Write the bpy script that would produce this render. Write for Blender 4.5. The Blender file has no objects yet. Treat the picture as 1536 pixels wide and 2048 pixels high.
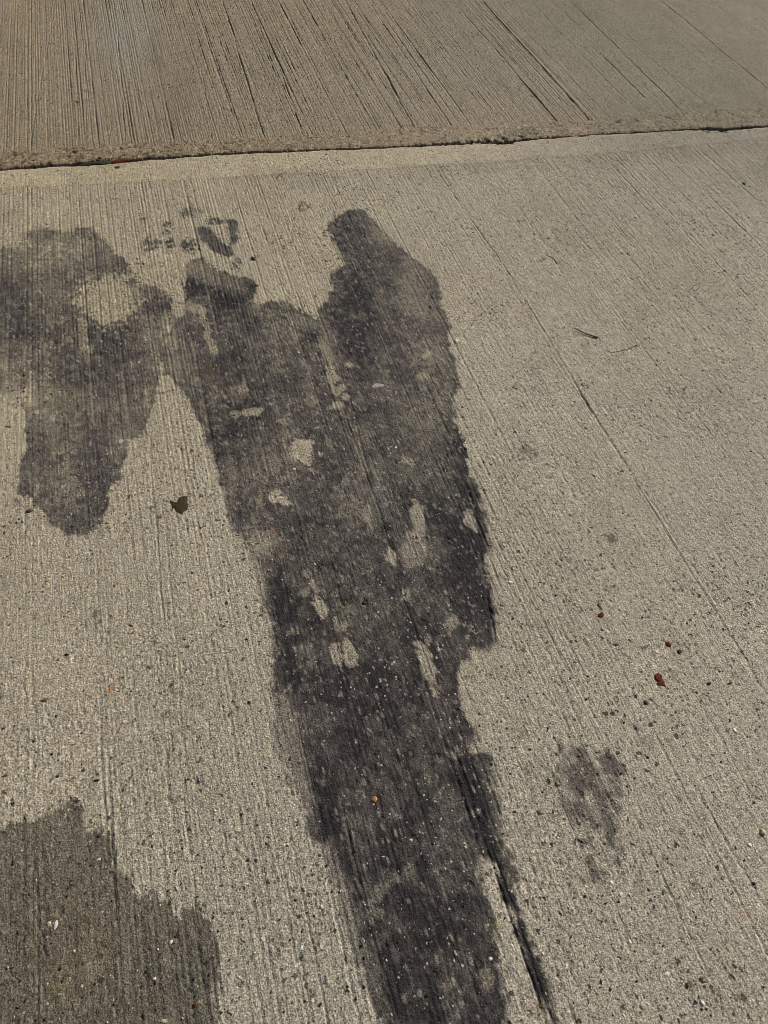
import bpy, math, random
import numpy as np
from mathutils import Matrix, Vector

random.seed(7)
S = bpy.context.scene
COL = S.collection

# ------------------------------------------------------------------ camera
# World: X along the joint between the slabs, Y along the broom marks, Z up, metres.
FPX = 1539.0                                   # focal length in pixels of the 1536 x 2048 picture
R = np.array([[0.95920354, 0.16234335, -0.23145886],
              [-0.2709899, 0.7612979, -0.58905856],
              [0.08057941, 0.62775007, 0.77423305]])     # camera axes in world space
CAM_H = 1.5
cd = bpy.data.cameras.new('camera')
cam = bpy.data.objects.new('camera', cd); COL.objects.link(cam)
m = Matrix.Identity(4)
for i in range(3):
    for j in range(3):
        m[i][j] = R[i][j]
m[2][3] = CAM_H
cam.matrix_world = m
cd.sensor_fit = 'VERTICAL'; cd.sensor_height = 36.0
cd.lens = 36.0 * FPX / 2048.0
cd.clip_start = 0.05; cd.clip_end = 1000
S.camera = cam

# ------------------------------------------------------------------ light
EL, AZ = math.radians(33), math.radians(70)   # azimuth from +Y towards +X: the sun stands to the right, a little ahead
sd = Vector((math.sin(AZ)*math.cos(EL), math.cos(AZ)*math.cos(EL), math.sin(EL)))
w = bpy.data.worlds.new('World'); S.world = w; w.use_nodes = True
nt = w.node_tree; nt.nodes.clear()
sky = nt.nodes.new('ShaderNodeTexSky'); sky.sky_type = 'NISHITA'; sky.sun_disc = False
sky.sun_elevation = EL; sky.sun_rotation = AZ
bg = nt.nodes.new('ShaderNodeBackground'); bg.inputs[1].default_value = 0.055
ow = nt.nodes.new('ShaderNodeOutputWorld')
nt.links.new(sky.outputs[0], bg.inputs[0]); nt.links.new(bg.outputs[0], ow.inputs[0])
ld = bpy.data.lights.new('sun', 'SUN'); ld.energy = 5.0; ld.angle = math.radians(0.55); ld.color = (1.0, 0.94, 0.85)
sun = bpy.data.objects.new('sun', ld); COL.objects.link(sun)
sun.rotation_euler = sd.to_track_quat('Z', 'Y').to_euler()
S.view_settings.view_transform = 'Standard'; S.view_settings.look = 'None'
S.view_settings.exposure = 0.0; S.view_settings.gamma = 1.0
S.view_settings.use_curve_mapping = False
S.cycles.pixel_filter_type = 'BLACKMAN_HARRIS'; S.cycles.filter_width = 0.85

# ------------------------------------------------------------------ helpers
def P(u, v):
    """photo survey point -> place on the pavement plane (metres)"""
    r = R @ np.array([u - 768.0, -(v - 1024.0), -FPX])
    t = -CAM_H / r[2]
    return np.array([r[0]*t, r[1]*t])

def PP(pts): return np.array([P(a, b) for a, b in pts])

def tag(o, label=None, cat=None, group=None, kind=None):
    if label: o['label'] = label
    if cat: o['category'] = cat
    if group: o['group'] = group
    if kind: o['kind'] = kind
    return o

def hsh(ix, iy, seed):
    h = (ix.astype(np.int64)*374761393 + iy.astype(np.int64)*668265263 + seed*2246822519) & 0xffffffff
    h = ((h ^ (h >> 13))*1274126177) & 0xffffffff
    h = ((h ^ (h >> 16))*2654435761) & 0xffffffff
    return ((h ^ (h >> 15)) & 0xffffff).astype(np.float64)/0xffffff

def vn(x, y, fx, fy=None, seed=0):
    """value noise in -1..1; fx, fy cells per metre"""
    if fy is None: fy = fx
    a = x*fx + 1000.0; b = y*fy + 1000.0
    ia = np.floor(a); ib = np.floor(b)
    fa = a-ia; fb = b-ib
    fa = fa*fa*(3-2*fa); fb = fb*fb*(3-2*fb)
    h00 = hsh(ia, ib, seed); h10 = hsh(ia+1, ib, seed); h01 = hsh(ia, ib+1, seed); h11 = hsh(ia+1, ib+1, seed)
    return ((h00*(1-fa)+h10*fa)*(1-fb) + (h01*(1-fa)+h11*fa)*fb)*2-1

def fbm(x, y, f, seed=0, n=4):
    s = 0; a = 1.0; t = 0
    for k in range(n):
        s = s + a*vn(x + 0.37*k, y - 0.21*k, f*(2.03**k), seed=seed+k*17); t += a; a *= 0.55
    return s/t*1.4

def sst(a, b, x):
    t = np.clip((x-a)/(b-a), 0, 1); return t*t*(3-2*t)

# ------------------------------------------------------------------ joint between the slabs
JP = PP([(-300, 350), (0, 338), (100, 330), (160, 326), (225, 322), (300, 316), (420, 308), (600, 300), (768, 294), (850, 290),
         (900, 287), (960, 283), (1010, 284), (1060, 277), (1180, 268.5), (1300, 263), (1380, 258), (1420, 257), (1450, 258), (1536, 252), (1800, 240)])
# half width of the opening at those points, metres
JW = np.array([.009, .009, .012, .015, .017, .011, .009, .008, .008, .010, .012, .016, .018, .009, .006, .006, .007, .014, .014, .008, .008])
def joint_mid(x): return np.interp(x, JP[:, 0], JP[:, 1])
def joint_hw(x): return np.interp(x, JP[:, 0], JW)
def edge_rough(x, s): return 0.0034*vn(x, x*0, 25, seed=s) + 0.0036*vn(x, x*0, 80, seed=s+1)*(.5+.9*np.exp(-((x-1.45)/.25)**2)) + 0.0020*vn(x, x*0, 200, seed=s+2)
def near_edge(x): return joint_mid(x) - joint_hw(x) + edge_rough(x, 41)
def far_edge(x): return joint_mid(x) + joint_hw(x) + edge_rough(x, 61)
# tooled smooth bands run along both sides of the joint
NB = PP([(-300, 385), (0, 376), (200, 366), (380, 357), (560, 348), (768, 336), (900, 328), (1100, 314), (1300, 297), (1536, 278), (1800, 262)])
FB = PP([(-300, 316), (0, 306), (200, 293), (420, 282), (530, 276), (690, 266), (900, 253), (1100, 246), (1300, 232), (1536, 214), (1800, 200)])
def near_band(x): return np.interp(x, NB[:, 0], NB[:, 1]) + .004*vn(x, x*0, 12, seed=5)
def far_band(x): return np.interp(x, FB[:, 0], FB[:, 1]) + .010*vn(x, x*0, 9, seed=6) + .006*vn(x, x*0, 60, seed=7)

# ------------------------------------------------------------------ deep single broom marks: (x0, y0, x1, y1, width, depth)
GR = []
def groove(u0, v0, u1, v1, wd, dp):
    a = P(u0, v0); b = P(u1, v1)
    GR.append((a[0], a[1], b[0], b[1], wd, dp))
for g in [(445, 0, 530, 278, .007, .0042), (565, 0, 600, 78, .006, .003), (545, 100, 607, 272, .006, .0028), (503, 0, 560, 180, .005, .002),
          (690, 0, 834, 264, .008, .005), (735, 0, 903, 252, .007, .0045), (760, 0, 950, 262, .005, .002), (905, 0, 1118, 246, .007, .0048),
          (963, 0, 1182, 243, .008, .0055), (300, 180, 320, 290, .005, .002), (150, 80, 155, 290, .006, .0025), (170, 90, 172, 285, .005, .002),
          (235, 60, 250, 290, .005, .003), (1138, 0, 1363, 222, .006, .0048), (1320, 0, 1536, 178, .006, .0044), (1203, 108, 1288, 196, .006, .0044),
          (1230, 60, 1420, 215, .005, .0030), (1060, 0, 1250, 200, .005, .0026), (1420, 0, 1600, 140, .006, .003), (1000, 60, 1160, 215, .005, .0024), (640, 0, 730, 262, .005, .0020), (400, 120, 425, 285, .005, .002), (110, 0, 60, 290, .0045, .0018),
          (848, 305, 1000, 520, .0042, .0032), (1000, 520, 1250, 930, .0042, .0032), (1160, 785, 1560, 1430, .0042, .0036), (1172, 800, 1450, 1230, .0035, .0018),
          (628, 640, 700, 880, .0035, .0016), (700, 800, 800, 1180, .0035, .0022), (690, 830, 760, 1020, .004, .0025), (800, 1180, 870, 1375, .0035, .0026),
          (865, 1375, 1000, 1750, .0034, .0022), (845, 1350, 960, 1700, .004, .0022), (900, 1400, 1010, 1720, .004, .0022), (880, 1400, 985, 1720, .003, .002), (985, 1700, 1112, 2060, .0034, .0022), (975, 1690, 1094, 2050, .003, .0014), (990, 1760, 1060, 1960, .003, .0016),
          (300, 860, 308, 1030, .004, .0020), (309, 1000, 328, 1240, .0035, .0024), (329, 1040, 348, 1240, .0035, .0022), (350, 1250, 362, 1500, .004, .0015),
          (357, 1500, 390, 1800, .004, .0022), (200, 1480, 222, 1760, .005, .0024), (213, 1500, 236, 1860, .005, .0024), (195, 1100, 200, 1500, .004, .0014),
          (70, 1600, 76, 2048, .004, .0016), (395, 1870, 425, 2060, .005, .0030), (1060, 440, 1180, 640, .004, .0016), (1180, 540, 1320, 740, .004, .0014),
          (930, 960, 1000, 1180, .005, .0024), (960, 1100, 994, 1290, .0055, .0035), (520, 1300, 560, 1500, .003, .001), (690, 1640, 730, 1800, .005, .0030),
          (590, 1430, 640, 1640, .004, .0022), (705, 1760, 800, 2048, .004, .002), (1050, 1180, 1165, 1380, .004, .0018), (1130, 1330, 1260, 1560, .004, .0018),
          (1200, 1560, 1250, 1660, .0035, .0018), (1120, 1590, 1190, 1770, .0035, .0022), (1300, 1700, 1420, 1960, .0035, .0018), (1230, 1800, 1310, 2048, .0035, .0018),
          (1380, 1560, 1536, 1830, .005, .0022), (1240, 640, 1536, 1010, .004, .0014), (1400, 300, 1536, 420, .006, .0030), (1330, 310, 1500, 470, .005, .0022),
          (830, 1700, 900, 1900, .004, .0016), (740, 1350, 800, 1540, .004, .0018), (640, 1040, 690, 1240, .004, .0018), (560, 1140, 590, 1290, .004, .0016)]:
    groove(*g)

# chips broken out of the surface: (u, v, radius m, depth m)
PITS = [(*P(1268, 1462), .011, .005), (*P(393, 1566), .010, .004), (*P(1180, 238), .012, .006), (*P(729, 1205), .008, .004), (*P(425, 738), .010, .004),
        (*P(1108, 519), .006, .003), (*P(1260, 510), .007, .003), (*P(385, 570), .012, .002), (*P(1190, 1770), .012, .003), (*P(1165, 1770), .009, .003),
        (*P(1385, 1775), .010, .003), (*P(820, 1668), .008, .003), (*P(707, 1515), .009, .003), (*P(292, 1943), .006, .004), (*P(350, 1872), .006, .004),
        (*P(935, 282), .014, .008), (*P(968, 279), .018, .008), (*P(1005, 278), .020, .009), (*P(1040, 273), .016, .008), (*P(1410, 262), .018, .007), (*P(1445, 262), .020, .008), (*P(1495, 262), .012, .004), (*P(505, 517), .007, .003)]

def height(x, y, side):
    """relief of the slabs; side -1 near slab, +1 far slab"""
    z = 0.0016*fbm(x, y, 2.2, seed=3, n=2)
    if side < 0:
        inband = sst(0.0, 0.012, near_band(x) - y)           # 0 in the smooth band, 1 in the broomed field
        dj = near_edge(x) - y
    else:
        inband = sst(0.0, 0.012, y - far_band(x))
        dj = y - far_edge(x)
    fade = 1 - sst(4.0, 5.5, np.abs(x - 1.2))
    wob = 0.006*vn(x, y, 1.3, seed=9)
    fr = 175 if side > 0 else 205
    t1 = vn(x+wob, y, fr, 1.1, seed=11); t2 = vn(x+wob, y, 82, 1.1, seed=12); t3 = vn(x+wob, y, 300, 5.0, seed=13)
    br = np.clip(.85 + .45*vn(x, y, 190, 9, seed=16) + .25*vn(x, y, 60, 60, seed=17), .1, 1.4)
    # comb of bristle marks about a centimetre apart, each line with its own depth
    def comb(per, sd_):
        q = (x + .0022*vn(x, y, .8, .5, seed=sd_) + .0003*vn(x, y, 30, 4, seed=sd_+1))/per + .38*vn(x, x*0, 60, seed=sd_+2)
        ln = np.floor(q); ph = np.abs(q-ln-.5)*2
        dpt = hsh(ln, ln*0, sd_+3)**1.5*1.35
        run = np.clip(.85 + .6*vn(ln*7.3, y, 1.0, 1.3, seed=sd_+4) + .35*vn(ln*3.1, y, 1.0, 45, seed=sd_+5), .25, 1.5)
        return sst(.62, .05, ph)*dpt*run
    cb = comb(.0098, 700)*.75 + comb(.0141, 720)*.45
    tine = -.20*sst(.10, .70, t1*0.65 + t2*0.45)*br - .95*cb*np.clip(br, .6, 1.2) + 0.12*t3*br
    if side > 0:
        amp = 0.0046*(0.30 + 0.70*sst(2.2, 1.9, x))*(0.85+0.30*vn(x, y, 3, 1, seed=14))
        amp = amp*(1 - 0.75*np.exp(-((x - P(350, 130)[0])/.10)**2 - ((y - P(350, 130)[1])/.5)**2))
    else:
        amp = 0.00150*(1.0+0.9*vn(x, y, 3.0, 0.9, seed=15) + 0.7*sst(2.3, 2.9, y)*sst(-0.3, 0.2, x) + 0.5*sst(.9, 1.6, x)*sst(1.8, 2.6, y))*(1-.30*sst(.7, 1.4, x))
    z = z + amp*tine*inband*fade
    for x0, y0, x1, y1, wd, dp in GR:
        if (side > 0) != ((y0+y1) > 5.96): continue
        ys0, ys1 = min(y0, y1), max(y0, y1)
        ii = np.nonzero((np.abs(x-(x0+x1)/2) < .15) & (y > ys0-.05) & (y < ys1+.05))
        if len(ii[0]) == 0: continue
        if side > 0: dp = dp*.95
        xs = x[ii]; ys = y[ii]
        xc = x0 + (x1-x0)*(ys-y0)/(y1-y0) + 0.003*vn(ys, ys*0, 5, seed=int(abs(x0)*999) % 977) + 0.0014*vn(ys, ys*0, 45, seed=8)
        e = sst(-.04, .04, ys-ys0)*sst(-.02, .04, ys1-ys)*np.clip(0.85+0.35*vn(ys, ys*0, 9, seed=21+int(abs(x0)*77))+.3*vn(xs, ys, 200, 90, seed=20), .35, 1.3)
        d = (xs-xc)/(wd*.5)
        z[ii] += (-dp*np.exp(-d*d) + dp*.22*np.exp(-((np.abs(d)-1.9)/.7)**2))*e*inband[ii]
    for px, py, r, dp in PITS:
        ii = np.nonzero((np.abs(x-px) < r*2.5) & (np.abs(y-py) < r*2.5))
        if len(ii[0]) == 0: continue
        xs, ys = x[ii], y[ii]
        q = np.hypot(xs-px, ys-py)/r*(1+.5*vn(xs, ys, 130, seed=31))
        z[ii] -= dp*(1-sst(.55, 1.15, q))*(.8+.3*vn(xs, ys, 300, seed=32))
    # grain of the worn sand and small pores
    z = z + fade*(0.00085*vn(x, y, 390, 220, seed=22) + 0.00035*vn(x, y, 190, 130, seed=23) + .00012*vn(x, y, 75, 60, seed=24))
    for fc, th, dp, sd_ in ((150, .955, .0022, 25), (75, .93, .0030, 26)):
        cx, cy = np.floor(x*fc), np.floor(y*fc*.9)
        po = hsh(cx, cy, sd_); jx = hsh(cx, cy, sd_+50)*.5+.25; jy = hsh(cx, cy, sd_+90)*.5+.25
        dd = np.hypot(x*fc-cx-jx, (y*fc*.9-cy-jy))
        z = z - fade*dp*(po > th)*(1-sst(.12, .30, dd))
    # aggregate shows through the worn far band
    if side > 0:
        z = z + (1-inband)*fade*(0.0006*vn(x, y, 70, 60, seed=27) + .0005*vn(x, y, 150, 110, seed=28))
        z = z - .003*sst(.014, 0.0, dj)**2 - .004*sst(.016, 0, dj)*np.clip(vn(x, y, 45, 60, seed=29), 0, 1)
    else:
        z = z + (1-inband)*.0008 - .0035*sst(.016, 0.0, dj)**2
    return z

# ------------------------------------------------------------------ stain fields
def poly_sd(x, y, poly):
    """signed distance, positive inside"""
    d2 = np.full(x.shape, 1e9); ins = np.zeros(x.shape, bool)
    n = len(poly)
    for i in range(n):
        ax, ay = poly[i]; bx, by = poly[(i+1) % n]
        ex, ey = bx-ax, by-ay
        t = np.clip(((x-ax)*ex + (y-ay)*ey)/(ex*ex+ey*ey+1e-12), 0, 1)
        d2 = np.minimum(d2, (x-ax-t*ex)**2 + (y-ay-t*ey)**2)
        c = ((ay > y) != (by > y))
        xi = ax + (y-ay)*ex/np.where(abs(ey) < 1e-9, 1e-9, ey)
        ins ^= c & (x < xi)
    return np.where(ins, 1, -1)*np.sqrt(d2)

def region(x, y, poly_px, rough=1.0, pad=.06):
    poly = PP(poly_px)
    sdv = np.full(x.shape, -1.0)
    ii = np.nonzero((x > poly[:, 0].min()-pad) & (x < poly[:, 0].max()+pad) & (y > poly[:, 1].min()-pad) & (y < poly[:, 1].max()+pad))
    if len(ii[0]) == 0: return sdv
    xs, ys = x[ii], y[ii]
    nz = .0060*vn(xs, ys, 28, seed=71) + .0060*vn(xs, ys, 130, 28, seed=72) + .0060*vn(xs, ys, 75, seed=73) + .0055*vn(xs, ys, 260, 160, seed=74)
    sdv[ii] = poly_sd(xs, ys, poly) + nz*rough
    return sdv

def ell(x, y, cu, cv, ru, rv, rot=0, hard=False):
    """soft spot (gaussian) whose axes were measured in the picture"""
    c = P(cu, cv); cr, sr = math.cos(rot), math.sin(rot)
    if hard: ru, rv = ru*1.22+1, rv*1.22+1
    a = P(cu+ru*cr, cv+ru*sr)-c; b = P(cu-rv*sr, cv+rv*cr)-c
    M = np.linalg.inv(np.array([[a[0], b[0]], [a[1], b[1]]]))
    out = np.zeros(x.shape)
    rr = 2.6*max(np.hypot(*a), np.hypot(*b)) + .01
    ii = np.nonzero((np.abs(x-c[0]) < rr) & (np.abs(y-c[1]) < rr))
    if len(ii[0]) == 0: return out
    xs, ys = x[ii], y[ii]
    p = M[0, 0]*(xs-c[0]) + M[0, 1]*(ys-c[1]); q = M[1, 0]*(xs-c[0]) + M[1, 1]*(ys-c[1])
    d = np.sqrt(p*p+q*q)
    if hard:
        d = d*(1 + .34*vn(xs, ys, 60, seed=81) + .20*vn(xs, ys, 170, 110, seed=82))
        out[ii] = 1-sst(.92, 1.06, d)
    else:
        out[ii] = np.exp(-d*d*1.1)
    return out

MAIN = [(325, 752), (322, 720), (333, 690), (340, 650), (343, 615), (358, 604), (372, 596), (368, 565), (366, 532), (378, 518), (400, 512), (420, 527), (450, 546), (480, 556),
        (495, 552), (513, 560), (518, 578), (514, 592), (503, 603), (520, 606), (545, 600), (570, 604), (592, 613), (615, 628), (633, 638), (640, 615), (655, 592), (663, 575),
        (658, 556), (664, 542), (685, 531), (680, 510), (668, 485), (656, 462), (658, 448), (668, 436), (682, 430), (700, 420), (728, 419), (740, 432), (756, 452),
        (782, 478), (815, 505), (850, 533), (872, 552), (880, 580), (880, 602), (897, 636), (899, 680), (911, 720), (916, 765), (909, 800), (917, 850), (934, 893),
        (939, 930), (946, 965), (962, 1000), (972, 1022), (976, 1060), (979, 1105), (967, 1122), (979, 1160), (991, 1200), (994, 1228), (986, 1252), (994, 1290),
        (984, 1301), (950, 1300), (936, 1316), (920, 1324), (915, 1345), (919, 1380), (928, 1418), (938, 1450), (950, 1478), (975, 1505), (990, 1520), (992, 1560), (1001, 1620),
        (1016, 1688), (1022, 1730), (1034, 1790), (1062, 1870), (1090, 1950), (1122, 2060), (1112, 2075), (1084, 2010), (1062, 1950), (1040, 1880), (1022, 1815),
        (1005, 1800), (985, 1735), (975, 1720), (968, 1745), (980, 1786), (992, 1826), (988, 1900), (1003, 1945), (1017, 1996), (1014, 2060), (1014, 2600), (930, 2600), (830, 2200),
        (762, 2050), (735, 1995), (712, 1945), (698, 1900), (684, 1860), (674, 1785), (653, 1728), (637, 1688), (617, 1655), (603, 1599), (573, 1542), (545, 1478), (545, 1445),
        (553, 1429), (541, 1381), (546, 1320), (540, 1270), (526, 1205), (515, 1165), (503, 1125), (484, 1088), (468, 1058), (458, 1035), (450, 1000), (441, 962),
        (432, 930), (420, 892), (405, 858), (386, 822), (370, 798), (352, 768), (338, 752)]
LEFT = [(-200, 520), (-60, 480), (0, 492), (30, 480), (60, 458), (98, 454), (130, 462), (160, 454), (186, 452), (210, 480), (236, 505), (258, 530), (264, 556), (288, 568),
        (318, 575), (338, 590), (343, 615), (340, 650), (333, 690), (322, 720), (325, 752), (312, 790), (304, 830), (290, 860), (262, 885), (250, 920), (240, 945), (234, 962), (216, 976),
        (217, 1010), (215, 1026), (198, 1040), (196, 1064), (190, 1077), (165, 1070), (135, 1069), (118, 1058), (100, 1050), (75, 1020), (60, 1000), (38, 985),
        (34, 960), (40, 930), (52, 900), (56, 870), (52, 830), (40, 812), (0, 806), (-80, 800), (-200, 790)]
WET = [(-200, 1700), (0, 1667), (20, 1650), (55, 1645), (85, 1635), (110, 1624), (120, 1612), (135, 1590), (150, 1592), (165, 1584), (168, 1650), (185, 1661), (206, 1660), (226, 1671),
       (232, 1700), (240, 1740), (256, 1762), (262, 1785), (272, 1797), (295, 1791), (316, 1791), (330, 1806), (350, 1802), (358, 1822), (375, 1815), (396, 1812),
       (408, 1830), (426, 1846), (430, 1900), (438, 1910), (437, 1930), (432, 1965), (430, 2048), (428, 2700), (-400, 2700)]
PRINT = [(1130, 1500), (1160, 1488), (1190, 1500), (1215, 1508), (1240, 1527), (1236, 1570), (1240, 1660), (1243, 1700), (1236, 1735), (1200, 1762), (1182, 1755), (1162, 1700),
         (1132, 1642), (1122, 1600), (1118, 1560), (1118, 1520)]
FLECK = [(362, 455, 0), (393, 450), (384, 466)]
BAND = [(390, 458), (405, 452), (420, 458), (434, 470), (442, 486), (460, 494), (466, 508), (450, 511), (430, 503), (412, 492), (402, 476)]
HOOK = [(452, 440), (474, 440), (476, 452), (468, 466), (475, 476), (472, 488), (460, 490), (463, 474), (455, 460)]

# (owner name, label, [ellipses], darkness) small separate spots
SPOTS = [
 ('oil_stain', 'slanting grey band stain beside the hooked one, left of the tall stain', None, .62, BAND),
 ('oil_stain', 'small dark hook-shaped stain just right of the slanting grey band stain', None, .60, HOOK),
 ('oil_stain', 'faint wide grey smear at the top of the cluster of spots under the joint', [(378, 423, 24, 9)], .45, None),
 ('oil_stain', 'compact dark square-ish spot touching the lower left of the slanting band stain', [(379, 491, 17, 12)], .68, None),
 ('oil_stain', 'ragged chain of dark specks at the left end of the cluster of spots', [(302, 484, 13, 8), (317, 488, 12, 7), (292, 495, 12, 6)], .6, None),
 ('oil_stain', 'small dark speck between the speck chain and the square-ish spot', [(338, 489, 8, 7), (339, 481, 6, 6)], .7, None),
 ('oil_stain', 'small brown-grey speck above the slanting band stain', [(432, 441, 13, 6)], .5, None),
 ('oil_stain', 'small faint spot low right of the hooked stain, beside a black bit of grit', [(475, 527, 9, 12)], .45, None),
 ('oil_stain', 'upper of two short flat specks left of the faint wide smear', [(334, 448, 9, 5)], .45, None),
 ('oil_stain', 'lower of two short flat specks left of the faint wide smear', [(334, 464, 9, 4)], .45, None),
 ('oil_stain', 'small brown speck farthest left and highest of the cluster', [(288, 440, 8, 5)], .4, None),
 ('oil_stain', 'faint dark speck near the joint above the head of the tall stain', [(607, 412, 11, 6), (604, 417, 6, 4)], .4, None),
 ('grease_mark', 'faint round grey blot on the bare concrete right of the tall stain', [(1057, 905, 18, 14)], .28, None),
 ('grease_mark', 'small brownish blot on bare concrete above the red leaf scraps', [(1222, 1075, 10, 10), (1230, 1078, 7, 6)], .35, None),
 ('grease_mark', 'short grey streak on the bare concrete left of the tall stain', [(192, 1230, 6, 14), (196, 1244, 5, 14)], .38, None),
 ('grease_mark', 'small round grey dot just left of the black pebble', [(30, 1004, 7, 7)], .42, None),
]

LIGHTER = [(600, 640, 50, 30, 0, -.20), (655, 690, 16, 60, -.3, -.22), (790, 465, 55, 40, .5, -.30), (838, 560, 40, 60, 0, -.20), (870, 660, 40, 60, 0, -.12), (530, 940, 60, 50, 0, -.20),
           (522, 1085, 32, 38, 0, -.30), (830, 1105, 45, 55, 0, -.28), (566, 1440, 32, 110, -.15, -.62), (604, 1575, 24, 90, -.25, -.5), (688, 1800, 26, 120, -.22, -.62),
           (738, 1975, 28, 90, -.25, -.60), (985, 1560, 20, 60, -.2, -.25), (1000, 1665, 14, 60, -.2, -.25), (985, 1800, 16, 60, -.2, -.2), (850, 760, 60, 100, 0, -.10), (440, 558, 50, 22, .3, -.26), (395, 535, 34, 20, 0, -.30), (820, 590, 60, 70, 0, -.15), (775, 440, 30, 30, 0, -.2), (850, 900, 50, 60, 0, -.08), (640, 820, 50, 40, 0, -.10),
           (400, 530, 30, 16, 0, -.18), (340, 700, 20, 60, 0, -.25), (745, 1040, 18, 60, -.2, -.14), (600, 900, 30, 20, 0, -.1), (545, 640, 30, 20, 0, -.1),
           (700, 1010, 40, 60, 0, -.06), (975, 1130, 8, 60, 0, -.2), (1000, 1630, 12, 60, 0, -.2), (760, 1840, 40, 40, 0, -.10), (630, 1290, 50, 50, 0, -.04), (370, 720, 26, 60, 0, -.12)]
DARKER = [(685, 500, 28, 50, 0, .18), (700, 440, 30, 18, 0, .06), (740, 575, 60, 60, 0, .20), (715, 720, 60, 90, 0, .18), (680, 610, 36, 36, 0, .16), (504, 576, 15, 20, 0, .34),
          (385, 571, 14, 12, 0, .75), (455, 598, 16, 16, 0, .25), (725, 640, 40, 80, -.1, .12), (420, 900, 20, 80, -.1, .12), (452, 600, 30, 26, .4, .28), (430, 585, 40, 22, .4, .15), (430, 890, 34, 60, 0, .14), (460, 760, 60, 90, 0, .10), (925, 900, 16, 70, 0, .2), (940, 1080, 34, 90, 0, .25),
          (985, 1250, 12, 45, -.2, .5), (960, 1190, 20, 60, -.2, .3), (575, 1340, 30, 70, -.1, .3), (720, 1350, 130, 60, 0, .16), (640, 1560, 28, 110, -.25, .25), (660, 1640, 24, 60, -.2, .3),
          (850, 1470, 90, 40, 0, .1), (950, 1600, 16, 110, -.35, .38), (995, 1740, 12, 90, -.32, .5), (1030, 1830, 10, 60, -.35, .55), (1060, 1920, 10, 70, -.3, .55), (1095, 2010, 10, 60, -.3, .5),
          (860, 1830, 100, 130, 0, .18), (840, 1990, 120, 70, 0, .16), (710, 1790, 16, 120, -.25, .3), (765, 1170, 24, 40, 0, .16), (890, 1010, 40, 50, 0, .12), (920, 1130, 40, 60, 0, .15),
          (560, 1200, 26, 60, 0, .16), (850, 1290, 30, 60, -.3, .15), (790, 1110, 16, 60, -.3, .1), (620, 670, 30, 16, 0, .16), (490, 640, 60, 20, 0, .08), (910, 1400, 20, 60, -.3, .12),
          (640, 780, 40, 40, 0, .06), (1000, 1560, 10, 40, 0, .0), (800, 1590, 100, 90, 0, .08)]
LEFTB = [(190, 690, 60, 45, 0, .28), (258, 640, 22, 60, 0, .28), (178, 555, 36, 30, 0, .14), (240, 530, 26, 20, 0, .14), (38, 655, 56, 60, 0, .20), (10, 560, 40, 60, 0, .14), (185, 880, 30, 90, 0, .14), (190, 1000, 26, 60, 0, .16),
         (310, 620, 30, 40, 0, .22), (120, 490, 110, 24, 0, -.14), (80, 540, 60, 30, 0, -.12), (330, 700, 22, 60, 0, -.18), (60, 780, 90, 40, 0, -.12), (0, 800, 60, 20, 0, -.3), (260, 860, 30, 30, 0, -.1), (200, 760, 80, 50, 0, .08), (30, 480, 60, 20, 0, -.2)]
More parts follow.
